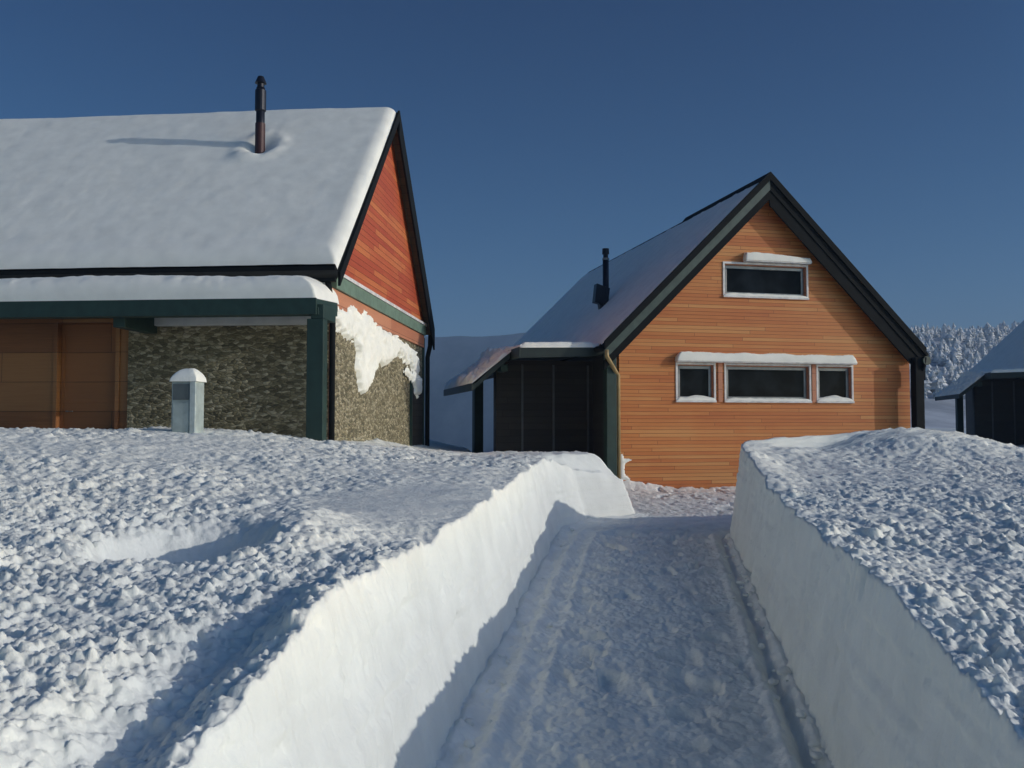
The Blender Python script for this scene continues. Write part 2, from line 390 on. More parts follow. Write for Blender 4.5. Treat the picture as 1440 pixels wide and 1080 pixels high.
def far_h(X, Y):
    u = X / Y
    crest = np.interp(u, [-1.2, -.5, -.2, -.04, .03, .12, .3, .6, 1.2], [.13, .11, .100, .0985, .104, .112, .08, .05, .04]) * 1500
    return -70 + 71 * ss(Y, 800, 1150) + (crest * (1 + .05 * fbm(X * .006, Y * .003, 200))) * ss(Y, 900, 1500) + 10 * fbm(X * .012, Y * .012, 204) * ss(Y, 950, 1300) - 60 * ss(Y, 1520, 2100)
hillside('mountain_far', -1900, 1900, 780, 2150, 260, 120, far_h, HFAR)
def near_h(X, Y):
    u = X / Y
    crest = np.interp(u, [.12, .25, .38, .45, .50, .56, .7, 1.0], [0, .015, .085, .098, .0965, .097, .10, .06]) * 400
    return .2 + crest * ss(Y, 120, 390) * (1 + .10 * fbm(X * .02, Y * .01, 210)) + 2.2 * fbm(X * .04, Y * .04, 214) * ss(Y, 140, 220) * ss(u, .15, .3)
hillside('hill_near', 20, 520, 110, 470, 240, 160, near_h, HNEAR)
def frost_mat():
    m, nt, b = newmat('frosted_foliage')
    n = nd(nt, 'ShaderNodeTexNoise', Scale=.55, Detail=6.0, Roughness=.7); nt.links.new(coords(nt), n.inputs['Vector'])
    nt.links.new(ramp(nt, n.outputs['Fac'], [(.32, (.14, .17, .16)), (.42, (.55, .57, .56)), (.55, (.88, .89, .88))]), b.inputs['Base Color'])
    b.inputs['Roughness'].default_value = .9; return m
def forest():
    V = []; Fc = []; cnt = 0; tries = 0
    while cnt < 2300 and tries < 30000:
        tries += 1
        y = rng.uniform(190, 425); u = rng.uniform(.33, .78); x = u * y
        z = float(near_h(np.array([x]), np.array([y]))[0])
        if vn(np.array([x * .03]), np.array([y * .03]), 220)[0] < .30 or z < 5: continue
        H = rng.uniform(2, 6.5) * rng.uniform(.6, 1); wd = rng.uniform(.22, .48); n = len(V); seg = 7
        tiers = 6
        for k in range(tiers):
            f = k / tiers; r = H * wd * (1 - f) ** .7 * rng.uniform(.7, 1.25); zb = z + H * (.10 + .85 * f); zt_ = zb + H * .26
            b0 = len(V); a0 = rng.uniform(0, 6)
            for q in range(seg):
                rr = r * rng.uniform(.6, 1.25); a = a0 + 6.283 * q / seg
                V.append((x + rr * math.cos(a), y + rr * math.sin(a), zb - H * .03 * rng.random()))
            V.append((x + rng.normal(0, .05), y, min(zt_, z + H)))
            for q in range(seg): Fc.append((b0 + q, b0 + (q + 1) % seg, b0 + seg))
        b0 = len(V)
        for q in range(4): a = 1.57 * q; V.append((x + .15 * math.cos(a), y + .15 * math.sin(a), z - .5))
        V.append((x, y, z + H * .5))
        for q in range(4): Fc.append((b0 + q, b0 + (q + 1) % 4, b0 + 4))
        cnt += 1
    o = mesh_obj('frosted_forest', V, Fc, frost_mat())
    tag(o, 'frost covered conifer wood on the hillside beyond the right house', kind='stuff')
forest()

def haze():
    o = MB().box((-2100, -40, -90), (2100, 2250, 185)).build('haze', SNOW)
    m = bpy.data.materials.new('haze_air'); m.use_nodes = True; nt = m.node_tree
    for n in list(nt.nodes):
        if n.type == 'BSDF_PRINCIPLED': nt.nodes.remove(n)
    v = nt.nodes.new('ShaderNodeVolumePrincipled'); v.inputs['Color'].default_value = (.42, .62, .95, 1)
    v.inputs['Density'].default_value = .00065; v.inputs['Anisotropy'].default_value = 0
    out = [n for n in nt.nodes if n.type == 'OUTPUT_MATERIAL'][0]
    nt.links.new(v.outputs['Volume'], out.inputs['Volume'])
    o.data.materials.clear(); o.data.materials.append(m); tag(o, kind='stuff', label='thin blue air haze over the whole valley')
haze()

# ------------------------------------------------------------------ house kit
def wall_holes(top, x0, x1, z0, holes, y, th, extra=()):
    """front face sheet with rectangular holes and a sloping top; th = thickness (box strips)"""
    xs = sorted(set([x0, x1] + [h[0] for h in holes] + [h[1] for h in holes] + list(extra)))
    m = MB()
    for a, b in zip(xs, xs[1:]):
        hs = sorted([(h[2], h[3]) for h in holes if h[0] < (a + b) / 2 < h[1]])
        z = z0; segs = []
        for lo, hi in hs: segs.append((z, lo, None)); z = hi
        segs.append((z, None, 1))
        for lo, hi, t in segs:
            ta, tb = (top(a), top(b)) if t else (hi, hi)
            m.prism_y([(a, lo), (b, lo), (b, tb), (a, ta)] if tb > lo + 1e-4 and ta > lo + 1e-4 else ([(a, lo), (b, lo), (b, tb)] if tb > lo + 1e-4 else [(a, lo), (b, lo), (a, ta)]), y, y + th)
    return m
def window(parent, rect, y, snow_corner=None, mull=None):
    x0, x1, z0, z1 = rect; d = .13; fw = .075
    m = MB(); # outer trim standing proud of the boards (butted: sides between head and sill)
    m.box((x0 - .05, y - .022, z1), (x1 + .05, y + .02, z1 + .05)); m.box((x0 - .05, y - .05, z0 - .05), (x1 + .05, y + .02, z0))
    m.box((x0 - .05, y - .02, z0), (x0, y + .02, z1)); m.box((x1, y - .02, z0), (x1 + .05, y + .02, z1))
    w = m.build('window', FRAME, parent, .004)
    r = MB(); r.box((x0, y + .021, z0), (x0 + .02, y + d, z1)); r.box((x1 - .02, y + .021, z0), (x1, y + d, z1))
    r.box((x0 + .02, y + .021, z1 - .02), (x1 - .02, y + d, z1)); r.box((x0 + .02, y + .021, z0), (x1 - .02, y + d, z0 + .02))
    r.build('reveal', TRIMWOOD, w)
    f = MB(); a, b, c, e = x0 + .02, x1 - .02, z0 + .02, z1 - .02
    f.box((a, y + d - .05, e - fw), (b, y + d, e)); f.box((a, y + d - .05, c), (b, y + d, c + fw))
    f.box((a, y + d - .05, c + fw), (a + fw, y + d, e - fw)); f.box((b - fw, y + d - .05, c + fw), (b, y + d, e - fw))
    f.build('sash', GREYMET, w, .005)
    MB().box((a + fw, y + d - .03, c + fw), (b - fw, y + d - .015, e - fw)).build('pane', GLASS, w)
    # snow lying along the lower frame
    n = 60; U, V_ = np.meshgrid(np.linspace(0, 1, n), np.linspace(0, 1, 12))
    X = x0 + .005 - .04 + (x1 - x0 + .07) * U; Yy = y - .05 + (d) * V_
    h = (.065 + .03 * fbm(X * 5, V_ * 2 + x0, 300)) * np.clip(np.minimum(U, 1 - U) * 14, 0, 1) ** .5 * np.sqrt(np.clip(1 - (2 * V_ - 1) ** 4, 0, 1))
    if snow_corner: 
        cx, ch = snow_corner; h = h + ch * np.exp(-((X - cx) / .26) ** 2) * V_
    o = grid_obj('sill_snow', X, Yy, z0 - .004 + h, SNOW, w); 
    return w
def roof_snow(parent, S, H0, H1, y0, y1, th, ins, mat, rnd=.22, seed=400, chim=None, rough=.0, side=None, ny=420):
    nx = 300; u = np.linspace(0, 1, nx)
    if side: u = u * .5
    U, Yg = np.meshgrid(u * S, np.linspace(y0 + ins, y1, ny))
    d = np.minimum(np.minimum(U + .02, S - U + .02), Yg - y0 - ins + .0)
    t = np.clip(d / rnd, 0, 1); pr = np.sqrt(np.clip(1 - (1 - t) ** 2, 0, 1))
    k = (H1 - H0) / (S / 2)
    r = np.abs(U - S / 2); ridge = H1 - k * np.sqrt(r ** 2 + .12 ** 2) + .0
    h = th * (1 + .14 * fbm(U * .7, Yg * .5, seed) + .04 * fbm(U * 4, Yg * 4, seed + 5)) * pr
    h = h + rough * clods(U, Yg, .25, seed + 9) * pr * (.2 + ss(np.abs(U - .7), .9, .2) + .5 * ss(np.abs(U - S / 2), .9, .3))
    if chim:
        cx, cy = chim; rr = np.sqrt((U - cx) ** 2 + (Yg - cy) ** 2)
        h = h - th * .55 * np.exp(-(rr / .22) ** 2) + .03 * np.exp(-((rr - .4) / .15) ** 2) * (.5 + vn(U * 6, Yg * 6, 3))
        h = h + .05 * np.exp(-((U - cx + .35) / .15) ** 2 - ((Yg - cy - .2) / .3) ** 2)
    Z = ridge + np.maximum(h, 0) * 1.25 - .02
    # very slight overhang at the eaves
    Ux = U - (.05 * pr * (1 - ss(U, 0, .5)) if th > .1 else 0)
    return grid_obj('snow_cover', Ux, Yg, Z, mat, parent, flip=False)

def house(name, loc, rot, S, over, L, H0=3.4, H1=7.45, x_in=.45, leftstyle=False, snow=.07, floor=-.9, simple=False):
    e = empty(name, loc, rot); k = (H1 - H0) / (S / 2); cs = 1 / math.sqrt(1 + k * k)
    zt = lambda x: H1 - k * abs(x - S / 2)
    base = H1 - (snow * 1.25 if leftstyle else .0)
    H0r, H1r = (H0 - .10, H1 - .20) if leftstyle else (H0, H1)
    T = .10 / cs
    # roof deck (chevron)
    pr = [(0, H0r), (S / 2, H1r), (S, H0r), (S, H0r - T), (S / 2, H1r - T), (0, H0r - T)]
    rf = MB().prism_y(pr[:2] + pr[4:], -over, L + .3).prism_y([pr[1], pr[2], pr[3], pr[4]], -over, L + .3).build('roof', BLACK, e)
    # soffit boards under the gable overhang
    T2 = T + .03
    sf = MB()
    for a, b in ((.06, S / 2), (S / 2, S - .06)):
        za, zb = (H1r - k * abs(a - S / 2), H1r - k * abs(b - S / 2))
        sf.prism_y([(a, za - T - .004), (b, zb - T - .004), (b, zb - T2), (a, za - T2)], -over + .05, .0)
    sf.build('soffit', SOFFIT, rf)
    # barge boards: upper narrow dark, middle grey-green, lower dark
    for sgn in (-1, 1):
        def band(o0, o1, y0_, y1_, nm, mt):
            xe = 0 if sgn < 0 else S
            z = lambda x, o: H1r - k * abs(x - S / 2) - o / cs
            pts = [(xe, z(xe, o0)), (S / 2, z(S / 2, o0)), (S / 2, z(S / 2, o1)), (xe, z(xe, o1))]
            return MB().prism_y(pts, y0_, y1_).build(nm, mt, rf)
        if leftstyle:
            band(-.03, .13 if sgn < 0 else .36, -over - .045, -over - .003, 'barge_board', BLACK)
        else:
            band(-.05, .09, -over - .09, -over - .003, 'verge_flashing', BLACK)
            band(.092, .26, -over - .05, -over - .003, 'barge_board', GREEN_D if sgn < 0 else BLACK)
            band(.262, .42 if sgn < 0 else .52, -over - .03, -over + .02, 'lower_barge_board', BLACK)
    # gutters
    for gx in (-.06, S + .06):
        MB().tube([(gx, -over, H0r - .10), (gx, L, H0r - .10)], .075, 12).build('gutter', BLACK, rf, smooth=True)
    # ridge cap
    if not leftstyle:
        MB().prism_y([(S / 2 - .16, H1r - .16 * k + .04), (S / 2, H1r + .07), (S / 2 + .16, H1r - .16 * k + .04)], -over - .04, 4.6).build('ridge_cap', BLACK, rf)
    sn = roof_snow(rf, S, H0r, H1r, -over - (.02 if leftstyle else 0), L + .25, snow, 0.02 if leftstyle else .16, SNOW_ROOF if leftstyle else SNOW_THIN,
                   rnd=.26 if leftstyle else .12, chim=(2.98, 2.29) if leftstyle else None, rough=.0 if leftstyle else .12)
    # side walls and back
    xa, xb = x_in, S - x_in + (0 if leftstyle else .2)
    top = lambda x: H1r - k * abs(x - S / 2) - T - .01
    return e, rf, xa, xb, top, k, H0r, H1r
GREEN_D = paint('barge_green', (.05, .075, .062), .45)

def porch(e, depth, x_in, y0, y1, z_in, z_out, fascia, snow, mat, seed, rnd=.18, col_=None):
    GREEN = col_ or GREEN_P
    p = MB().prism_y([(x_in - .01, z_in), (-depth, z_out), (-depth, z_out - .10), (x_in - .01, z_in - .10)], y0, y1).build('porch_roof', GREEN, e)
    MB().box((-depth - .035, y0 - .035, z_out - fascia), (-depth - .002, y1, z_out + .03)).build('fascia', GREEN, p, .004)
    MB().prism_y([(x_in - .15, z_in - fascia + .02), (-depth, z_out - fascia), (-depth, z_out + .02), (x_in - .15, z_in + .02)], y0 - .035, y0 - .003).build('end_fascia', GREEN, p)
    nx = 120; ny = 500
    U, Yg = np.meshgrid(np.linspace(0, 1, nx), np.linspace(y0 - .03, y1, ny))
    X = -depth - .03 + (x_in + depth) * U
    d = np.minimum(X + depth + .03, (Yg - y0 + .03) * (.6 if snow > .2 else 1)); t = np.clip(d / rnd, 0, 1); prf = np.sqrt(np.clip(1 - (1 - t) ** 2, 0, 1))
    zb = z_out + (z_in - z_out) * U
    h = snow * (1 + .16 * fbm(X * 1.5, Yg * .8, seed) + .05 * fbm(X * 6, Yg * 6, seed + 3)) * prf
    if mat is not SNOW_ROOF: h = h + clods(X, Yg, .42, seed) * .8 * prf ** .5 * ss(Yg, .8, 2.5)
    grid_obj('snow_cover', X - (.06 * prf * (1 - ss(U, 0, .25)) if snow > .2 else 0), Yg, zb + .012 + h, mat, p)
    return p
def downpipe(e, pts, r, mat, name='downpipe'):
    o = MB().tube(pts, r, 14).build(name, mat, e, smooth=True)
    return o
def chimney(e, x, y, z, h, r, style):
    c = MB().tube([(x, y, z - .5), (x, y, z + h * .84)], r, 20).build('chimney', FLUE, e, smooth=True)
    MB().tube([(x, y, z + h * .842), (x, y, z + h * .90), (x, y, z + h * .905), (x, y, z + h)], r, 20,
              rs=[r * .8, r * .8, r * 1.35 if style else r * 1.15, r * .7 if style else r * 1.1]).build('cap', FLUE, c)
    if style:
        MB().tube([(x, y, z + h * .50), (x, y, z + h * .515), (x, y, z + h * .80), (x, y, z + h * .81)], r, 20, rs=[r, r * 1.28, r * 1.28, r]).build('collar', FLUE, c)
        MB().tube([(x, y, z - .3), (x, y, z + h * .33)], r, 20, rs=[r * 1.15, r * 1.15]).build('flashing', FLUERED, c)
    else:
        MB().tube([(x, y, z + h * .80), (x, y, z + h * .835)], r, 20, rs=[r * 1.12, r * 1.12]).build('collar', GREYMET, c)
        f = MB(); k = .988
        # stepped dark flashing box on the up-slope left side, with hanging lower corner
        f.prism_y([(x - .36, z + .10), (x + .02, z + .02), (x + .08, z + .50), (x - .30, z + .62)], y - .13, y + .13)
        f.prism_y([(x - .15, z - .28), (x + .06, z + .0), (x - .22, z + .08)], y - .10, y + .10)
        f.build('flashing', FLUE, c, .01)
    return c

GREYD = paint('dim_grey_paint', (.06, .063, .066), .7)
DKGREEN = paint('blackish_green_paint', (.008, .017, .014), .5)
# ---- right house (timber gable)
OR_ = (2.10 - .26 * math.sin(R(13)), 20.2 + .26 * math.cos(R(13)), 0)
def timber_house(name, loc, rot, full=True, L=13.5):
    S = 8.4
    e, rf, xa, xb, top, k, H0r, H1r = house(name, loc, rot, S, .24, L, H1=7.56, x_in=.45)
    holes = [(1.90, 2.82, 2.14, 2.98), (3.14, 5.34, 2.14, 2.98), (5.58, 6.50, 2.14, 2.98), (3.13, 5.30, 4.66, 5.42)]
    if not full: holes = []
    wall_holes(top, xa, xb, -2.6, holes, 0, .2, [S / 2]).build('gable_wall', LARCH, e)
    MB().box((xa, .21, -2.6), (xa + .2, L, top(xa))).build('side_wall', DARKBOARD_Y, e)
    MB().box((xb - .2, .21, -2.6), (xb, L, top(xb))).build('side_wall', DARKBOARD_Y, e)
    wall_holes(top, xa, xb, -2.6, [], L + .01, .15, [S / 2]).build('back_wall', DARKBOARD, e)
    if full:
        window(e, holes[0], 0, (2.42, .08)); window(e, holes[1], 0); window(e, holes[2], 0, (6.05, .12)); window(e, holes[3], 0)
        # timber posts between the lower lights
        for px_ in (2.98, 5.46): MB().box((px_ - .055, -.03, 2.10), (px_ + .055, -.002, 3.03)).build('mullion_board', TRIMWOOD, e, .004)
        # head boards with snow lying on them
        for (a, b, z, hh, sd) in ((1.84, 6.56, 3.035, .20, 1), (3.62, 5.36, 5.475, .21, 2)):
            hb = MB().box((a, -.16, z), (b, -.003, z + .03)).build('head_board', FRAME, e, .004)
            n = 220; U, V_ = np.meshgrid(np.linspace(0, 1, n), np.linspace(0, 1, 20))
            X = a - .01 + (b - a + .02) * U; Yy = -.175 + .17 * V_
            h = hh * (1 + .25 * fbm(X * 2, V_ * .5, 500 + sd) + .08 * fbm(X * 12, V_ * 3, 505)) * np.clip(np.minimum(U, 1 - U) * 40, 0, 1) ** .5 * np.clip(V_ * 6, 0, 1) ** .5
            if sd == 2: h = h * (1 - .5 * U)
            grid_obj('ledge_snow', X, Yy, z + .028 + h, SNOW, hb)
    # porch along the left side, dark store under its near end
    p = porch(e, 1.88, xa, .12, 5.2, 3.36, 3.30, .22, .09, SNOW_THIN, 610, .08, DKGREEN)
    # steep outer skirt of the porch roof with lumpy snow on it
    sk = MB().prism_y([(-1.93, 3.27), (-2.80, 2.50), (-2.80, 2.38), (-1.93, 3.13)], .9, 5.2).build('porch_skirt', DKGREEN, e)
    MB().box((-2.86, .88, 2.36), (-2.803, 5.22, 2.53)).build('skirt_fascia', DKGREEN, sk)
    U, Yg = np.meshgrid(np.linspace(0, 1, 90), np.linspace(.86, 5.22, 330))
    X = -2.86 + .98 * U; d = np.minimum(np.minimum(U, .98 - U + .1) * 1.2, np.minimum(Yg - .86, 5.22 - Yg)); prf = np.sqrt(np.clip(1 - (1 - np.clip(d / .07, 0, 1)) ** 2, 0, 1))
    hh = (.05 + .05 * fbm(X * 3, Yg * 2, 620) + clods(X, Yg, .30, 625) * .75 + clods(X, Yg, .12, 628) * .5) * prf
    grid_obj('snow_cover', X, Yg, 2.515 + .80 * U + np.maximum(hh, 0), SNOW_THIN, sk)
    n = 90; U, V_ = np.meshgrid(np.linspace(0, 1, n), np.linspace(0, 1, 14))
    X = -1.90 + 1.85 * U; Yy = .07 + .42 * V_
    h = .13 * np.clip(V_ * 5, 0, 1) ** .5 * (1 - .6 * ss(V_, .5, 1)) * np.clip(np.minimum(U, 1 - U) * 14, 0, 1) ** .5 * (1 + .3 * fbm(X * 2, V_, 77))
    grid_obj('edge_snow', X, Yy, 3.31 + h + .04 * U, SNOW, p)
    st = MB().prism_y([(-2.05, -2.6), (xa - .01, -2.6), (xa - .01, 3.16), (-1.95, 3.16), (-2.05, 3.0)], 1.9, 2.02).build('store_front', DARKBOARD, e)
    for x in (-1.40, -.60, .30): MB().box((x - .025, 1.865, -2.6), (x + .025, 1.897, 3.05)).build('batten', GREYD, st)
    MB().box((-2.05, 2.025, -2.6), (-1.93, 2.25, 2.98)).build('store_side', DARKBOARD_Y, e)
    for y in (5.0,):
        MB().box((-2.05, y - .18, -2.6), (-1.80, y + .18, 2.84)).build('post', GREEN, e, .01)
        MB().prism_y([(-2.05, 2.84), (-2.05, 2.66), (-1.8, 2.84)], y - .9, y - .2).build('bracket', GREEN, e)
    MB().box((-2.04, 1.45, 2.85), (-1.86, 5.18, 3.02)).build('porch_beam', GREEN, e, .01)
    MB().box((.10, -.14, -2.6), (.34, .10, 3.22)).build('corner_post', GREEN, e, .01)
    downpipe(e, [(.02, -.38, 3.26), (.03, -.36, 3.12), (.30, -.16, 2.80), (.40, -.08, 2.70), (.405, -.075, .2)], .045, COPPER)
    # right corner: post and downpipe standing forward of the wall
    MB().box((8.02, -.40, -2.6), (8.26, -.20, 3.22)).build('corner_post', BLACK, e, .01)
    downpipe(e, [(8.26, -.43, 3.22), (8.24, -.42, 3.0), (8.22, -.24, 2.7), (8.22, -.24, .2)], .05, BLACK)
    MB().tube([(8.30, -.47, 3.14), (8.30, -.28, 3.14)], .2, 20, rs=[.11, .11]).build('gutter_end', GREEN, e)
    if full: chimney(e, 1.49, 3.92, 4.84, 1.62, .085, 0)
    return e

rh = timber_house('timber_house', OR_, R(13))
tag(rh, 'orange timber clad gable house with a row of three windows at the path end', 'house', 'snowbound gable houses')

# snow blown onto the left end of the timber wall
def stuck_snow(parent, poly, y, th, seed, name='stuck_snow', res=.022, mat=None, edge=.10, amp=1):
    px = np.array([p[0] for p in poly]); pz = np.array([p[1] for p in poly])
    xs = np.arange(px.min() - .1, px.max() + .1, res); zs = np.arange(pz.min() - .15, pz.max() + .1, res)
    X, Z = np.meshgrid(xs, zs)
    def sd(X, Z):
        ins = np.zeros(X.shape, bool); dm = np.full(X.shape, 1e9); n = len(poly)
        for i in range(n):
            x0, z0 = poly[i]; x1, z1 = poly[(i + 1) % n]
            c = ((z0 > Z) != (z1 > Z)) & (X < (x1 - x0) * (Z - z0) / (z1 - z0 + 1e-9) + x0); ins ^= c
            ex, ez = x1 - x0, z1 - z0; t = np.clip(((X - x0) * ex + (Z - z0) * ez) / (ex * ex + ez * ez), 0, 1)
            dm = np.minimum(dm, np.hypot(X - x0 - t * ex, Z - z0 - t * ez))
        return np.where(ins, dm, -dm)
    D = sd(X, Z) + amp * (.16 * fbm(X * 3.2, Z * 4.2, seed) + .12 * fbm(X * 7, Z * 11, seed + 4) + .05 * fbm(X * 25, Z * 25, seed + 8, 2))
    h = th * np.sqrt(np.clip(D / edge, 0, 1)) * (1 + .6 * fbm(X * 5, Z * 5, seed + 12)) 
    keep = (D > 0)
    Yv = y - np.where(keep, h, -.004)
    idx = -np.ones(X.shape, int); V = []; Fc = []
    cell = keep[:-1, :-1] | keep[1:, :-1] | keep[:-1, 1:] | keep[1:, 1:]
    for i, j in zip(*np.nonzero(cell)):
        f = []
        for a, b in ((i, j), (i, j + 1), (i + 1, j + 1), (i + 1, j)):
            if idx[a, b] < 0: idx[a, b] = len(V); V.append((X[a, b], Yv[a, b], Z[a, b]))
            f.append(int(idx[a, b]))
        Fc.append(f)
    return mesh_obj(name, V, Fc, mat or SNOW, parent, smooth=True)
stuck_snow(rh, [(.46, .3), (.46, .95), (.55, .8), (.72, .74), (.56, .66), (.53, .45), (.7, .3)], 0, .025, 30, edge=.05, amp=.3)

# ---- house far right, same build seen beyond
h3 = timber_house('far_timber_house', (20.33, 33.783, .23), R(-14), full=False, L=14)
tag(h3, 'dark shaded gable house cut off by the right edge behind the snow field', 'house', 'snowbound gable houses')

# ---- left house (stone and red boards)
def stone_house():
    S = 8.8; L = 17; g = .80
    snow = .20
    e, rf, xa, xb, top, k, H0r, H1r = house('stone_house', (-3.0, 14.32, g), R(85), S, .18, L, H1=7.62, x_in=.3, leftstyle=True, snow=snow)
    # gable: stone below, board band, green trim, red boards above
    MB().box((xa, .05, -1.0), (xb, .28, 2.74)).build('stone_wall', STONE, e)
    MB().box((xa, .0, 2.741), (xb, .28, 3.04)).build('board_band', TRIMWOOD, e)
    MB().box((xa + .1, -.05, 3.045), (xb - .02, .28, 3.28)).build('trim_board', GREEN_TRIM, e, .004)
    MB().box((xa + .1, -.075, 3.282), (xb - .02, .28, 3.345)).build('trim_ledge', WHITEPAINT, e, .004)
    zc = max(top(xa), 3.36)
    MB().prism_y([(xa, 3.347), (xb, 3.347), (xb, zc), (S / 2, top(S / 2)), (xa, zc)], 0, .28).build('red_gable', RED, e)
    MB().box((xa, .02, -1), (xa + .14, .048, 2.74)).build('corner_board', TRIMWOOD, e, .004)
    # dark board panel at the far end of the gable
    d = MB().box((7.0, .0, -1), (8.36, .047, 1.95)).build('dark_panel', DARKBOARD, e)
    MB().box((6.92, -.01, -1), (6.995, .046, 2.03)).build('panel_edge', GREEN, d)
    # long front wall (faces the camera): stone part and wooden part
    MB().box((xa + .001, .281, -1.0), (xa + .25, 3.50, 2.42)).build('stone_front', STONE, e)
    lg = MB().box((xa - .10, .30, 2.425), (xa + .25, 3.50, 2.56)).build('stone_coping', FRAMEP, e, .01)
    MB().box((xa + .03, .281, 2.565), (xa + .25, 3.50, 3.0)).build('upper_wall', GREEN, e)
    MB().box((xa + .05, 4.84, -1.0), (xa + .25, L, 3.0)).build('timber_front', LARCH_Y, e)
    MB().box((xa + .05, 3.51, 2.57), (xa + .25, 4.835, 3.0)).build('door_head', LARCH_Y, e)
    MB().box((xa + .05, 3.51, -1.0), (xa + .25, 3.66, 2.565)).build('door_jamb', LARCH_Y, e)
    dr = MB().box((xa + .14, 3.74, -1.0), (xa + .19, 4.76, 2.49)).build('door', DOORWOOD, e, .006)
    f = MB().box((xa + .02, 3.665, -1), (xa + .2, 3.735, 2.565)).box((xa + .02, 4.765, -1), (xa + .2, 4.835, 2.565)).box((xa + .02, 3.74, 2.495), (xa + .2, 4.76, 2.565))
    f.build('frame', LARCH_Y, dr, .004)
    r = MB()
    for a, b in ((2.30, 2.48), (1.15, 1.25), (-.1, .1)): r.box((xa + .125, 3.80, a), (xa + .139, 4.70, b))
    r.box((xa + .125, 3.745, -1), (xa + .139, 3.80, 2.485)).box((xa + .125, 4.70, -1), (xa + .139, 4.755, 2.485))
    r.build('rail', DOORWOOD, dr)
    MB().tube([(xa + .12, 4.62, 1.0), (xa + .07, 4.62, 1.0), (xa + .07, 4.50, 1.0)], .012, 8).build('handle', GREYMET, dr)
    # closing band between front wall and eaves, far walls
    MB().box((xa + .04, .281, 3.005), (xa + .25, L, top(xa) if top(xa) > 3.02 else 3.03)).build('eaves_board', GREEN, e)
    MB().box((xb - .2, .285, -1.0), (xb, L, 2.99)).build('rear_wall', STONE, e)
    wall_holes(top, xa, xb, -1, [], L + .01, .15, [S / 2]).build('back_wall', STONE, e)
    # eaves fascia under the roof snow
    MB().box((-.10, -.16, H0r - .22), (-.02, L, H0r + .03)).build('eaves_fascia', BLACK, e)
    # porch
    porch(e, .95, xa, -.10, L - 2, 2.74, 2.66, .22, .42, SNOW_ROOF, 640, .34)
    for y, w in ((-.235, .26), (8.5, .2)):
        po = MB().box((-.93, y, -1.0), (-.72, y + w, 2.38)).build('post', GREEN, e, .01)
        if y < 0: MB().box((-.93, y, 2.381), (-.30, y + .2, 2.60)).build('bracket', GREEN, po, .01)

    MB().box((-.94, -.16, 2.44), (-.74, L - 2.1, 2.555)).build('porch_beam', GREEN, e, .01)
    MB().box((-.735, 3.0, 2.30), (xa + .04, 3.2, 2.60)).build('cross_beam', GREEN, e, .01)
    # corner downpipes and dark edge
    downpipe(e, [(-.06, -.02, H0r - .1), (.06, -.03, 2.9), (.20, -.04, 2.6), (.20, -.04, -.8)], .05, BLACK)
    downpipe(e, [(8.85, -.10, H0r - .1), (8.8, -.10, 2.8), (8.66, -.06, 2.5), (8.66, -.06, -.8)], .06, BLACK)
    MB().box((8.505, .0, -1.0), (8.60, .28, 3.0)).build('corner_post', GREEN, e, .01)
    # snow plastered on the stone gable
    stuck_snow(e, [(.55, 2.74), (1.2, 2.86), (1.95, 2.92), (3.03, 2.83), (4.26, 2.74), (5.68, 2.66), (7.5, 2.50), (7.9, 2.1), (7.4, 1.9), (6.9, 2.2), (6.08, 2.22), (5.31, 2.34), (4.5, 2.12), (3.7, 2.0), (3.2, 1.75), (2.75, 1.45), (2.2, 1.35), (2.0, 1.75), (1.9, 2.30), (1.1, 2.30), (.6, 2.45)], .047, .10, 33)
    stuck_snow(e, [(6.0, 2.0), (7.4, 2.05), (8.1, 1.9), (8.0, 1.5), (7.4, 1.5), (6.8, 1.8)], -.002, .06, 37)
    chimney(e, 2.98, 2.29, 6.30, 1.42, .085, 1)
    return e
FRAMEP = snow_mat('snow_dusted_coping', (.62, .63, .60), 20, .4, .1)
lh = stone_house()
tag(lh, 'stone walled house with red gable boards and thick snow on its roof and porch', 'house', 'snowbound gable houses')

# ---- grey service cabinet in the snow
def cabinet():
    e = empty('service_cabinet', (-4.52, 12.4, .5), R(-4))
    MB().box((-.175, -.14, 0), (.175, .14, 1.68)).build('cabinet_body', CAB, e, .015)
    MB().box((-.15, -.155, 1.42), (.08, -.142, 1.64)).build('display_panel', CABD, e, .004)
    MB().box((-.15, -.152, .1), (.08, -.142, 1.38)).build('front_cover', CAB, e, .006)
    MB().box((.095, -.165, 0), (.175, -.142, 1.675)).build('side_strip', CABL, e, .006)
    n = 40; U, V_ = np.meshgrid(np.linspace(-1, 1, n), np.linspace(-1, 1, n))
    r = np.clip(1 - np.maximum(np.abs(U), np.abs(V_)) ** 3, 0, 1) ** .5
    h = .19 * r * (1 - .18 * U ** 2 - .2 * V_ ** 2) * (1 + .1 * fbm(U * 2 + 5, V_ * 2, 700)) * (1 + .1 * U)
    cap = grid_obj('snow_cap', U * .195, V_ * .17, 1.675 + h, SNOW, e)
    tag(e, 'narrow grey green service cabinet with a white snow cap standing before the stone wall', 'utility cabinet')
cabinet()

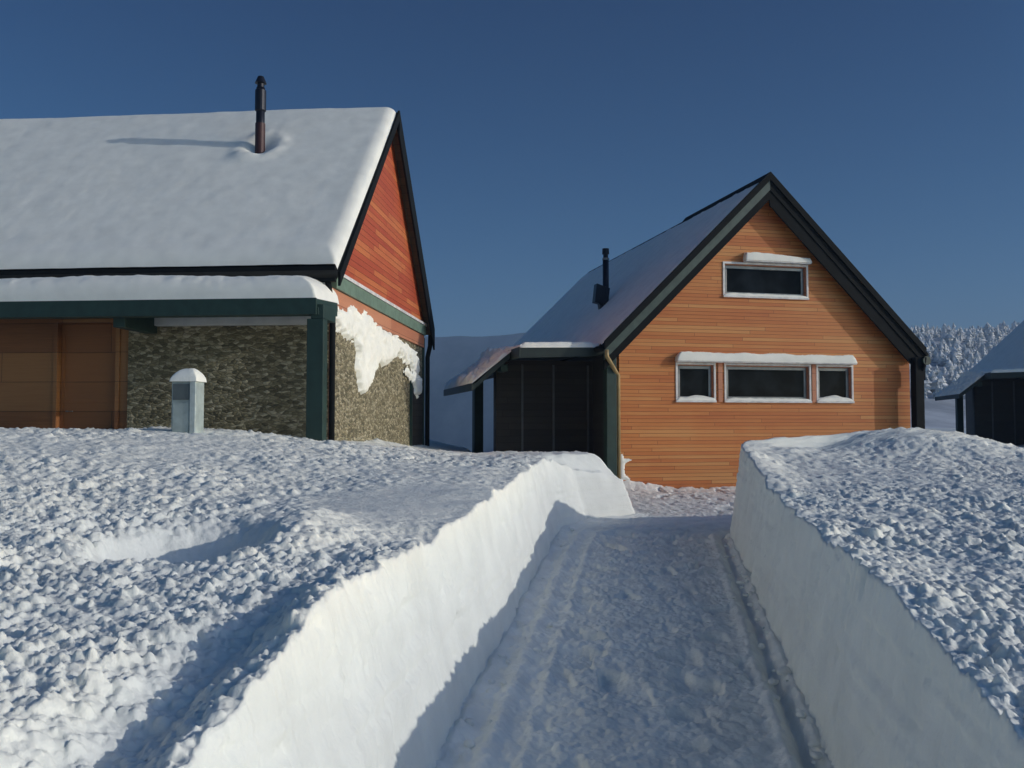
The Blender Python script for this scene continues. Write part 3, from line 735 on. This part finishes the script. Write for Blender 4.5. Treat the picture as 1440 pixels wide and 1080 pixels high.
# ------------------------------------------------------------------ light, sky, camera
EL, AZ = R(18), R(11)         # elevation; azimuth off +X towards the camera
sund = Vector((math.cos(EL) * math.cos(AZ), -math.cos(EL) * math.sin(AZ), math.sin(EL)))
sl = bpy.data.lights.new('sun', 'SUN'); sl.energy = 4.1; sl.angle = R(.53); sl.color = (1, .97, .92)
so = bpy.data.objects.new('sun', sl); col.objects.link(so); so.rotation_euler = sund.to_track_quat('Z', 'Y').to_euler()
so.location = (20, 0, 30)
w = bpy.data.worlds.new('World'); sc.world = w; w.use_nodes = True; nt = w.node_tree
sky = nt.nodes.new('ShaderNodeTexSky'); sky.sky_type = 'NISHITA'; sky.sun_disc = False
sky.sun_elevation = EL; sky.sun_rotation = math.atan2(sund.x, sund.y)
sky.altitude = 1500; sky.air_density = .85; sky.dust_density = 2.0; sky.ozone_density = 3.0
bg = nt.nodes['Background']; bg.inputs['Strength'].default_value = .15
hs = nt.nodes.new('ShaderNodeHueSaturation'); hs.inputs['Saturation'].default_value = 1.27
nt.links.new(sky.outputs['Color'], hs.inputs['Color'])
# glow added round the unseen sun to fill shade, deeper blue high up
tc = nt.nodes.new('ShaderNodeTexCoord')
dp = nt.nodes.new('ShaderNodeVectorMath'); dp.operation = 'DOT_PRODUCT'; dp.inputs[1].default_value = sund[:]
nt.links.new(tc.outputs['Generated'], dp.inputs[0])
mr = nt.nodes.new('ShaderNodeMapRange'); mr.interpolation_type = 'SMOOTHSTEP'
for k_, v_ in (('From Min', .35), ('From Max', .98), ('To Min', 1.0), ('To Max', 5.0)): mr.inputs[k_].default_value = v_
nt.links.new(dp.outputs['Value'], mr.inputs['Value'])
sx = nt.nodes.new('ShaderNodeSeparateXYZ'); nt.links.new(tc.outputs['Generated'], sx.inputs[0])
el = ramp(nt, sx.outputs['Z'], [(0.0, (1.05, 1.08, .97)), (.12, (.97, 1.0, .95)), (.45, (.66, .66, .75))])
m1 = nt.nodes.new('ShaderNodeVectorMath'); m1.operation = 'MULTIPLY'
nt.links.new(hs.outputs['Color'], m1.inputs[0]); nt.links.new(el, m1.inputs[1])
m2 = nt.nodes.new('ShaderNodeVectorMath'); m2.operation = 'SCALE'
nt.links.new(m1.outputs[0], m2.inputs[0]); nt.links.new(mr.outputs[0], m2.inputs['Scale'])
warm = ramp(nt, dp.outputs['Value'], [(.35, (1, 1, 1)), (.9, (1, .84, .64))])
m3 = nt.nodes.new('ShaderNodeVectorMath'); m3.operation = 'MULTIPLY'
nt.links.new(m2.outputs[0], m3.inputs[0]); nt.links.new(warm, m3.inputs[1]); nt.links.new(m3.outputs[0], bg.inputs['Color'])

cam = bpy.data.cameras.new('camera'); cam.sensor_width = 36; cam.lens = 31.25; cam.clip_end = 9000; cam.clip_start = .05
co = bpy.data.objects.new('camera', cam); col.objects.link(co); co.location = (0, 0, 1.6)
co.rotation_euler = (R(90) + math.atan(55 / 1250), 0, 0); sc.camera = co
sc.view_settings.view_transform = 'Standard'; sc.view_settings.look = 'None'; sc.view_settings.gamma = 1
sc.view_settings.use_curve_mapping = False; sc.view_settings.exposure = -1.14
sc.cycles.max_bounces = 12; sc.cycles.diffuse_bounces = 8
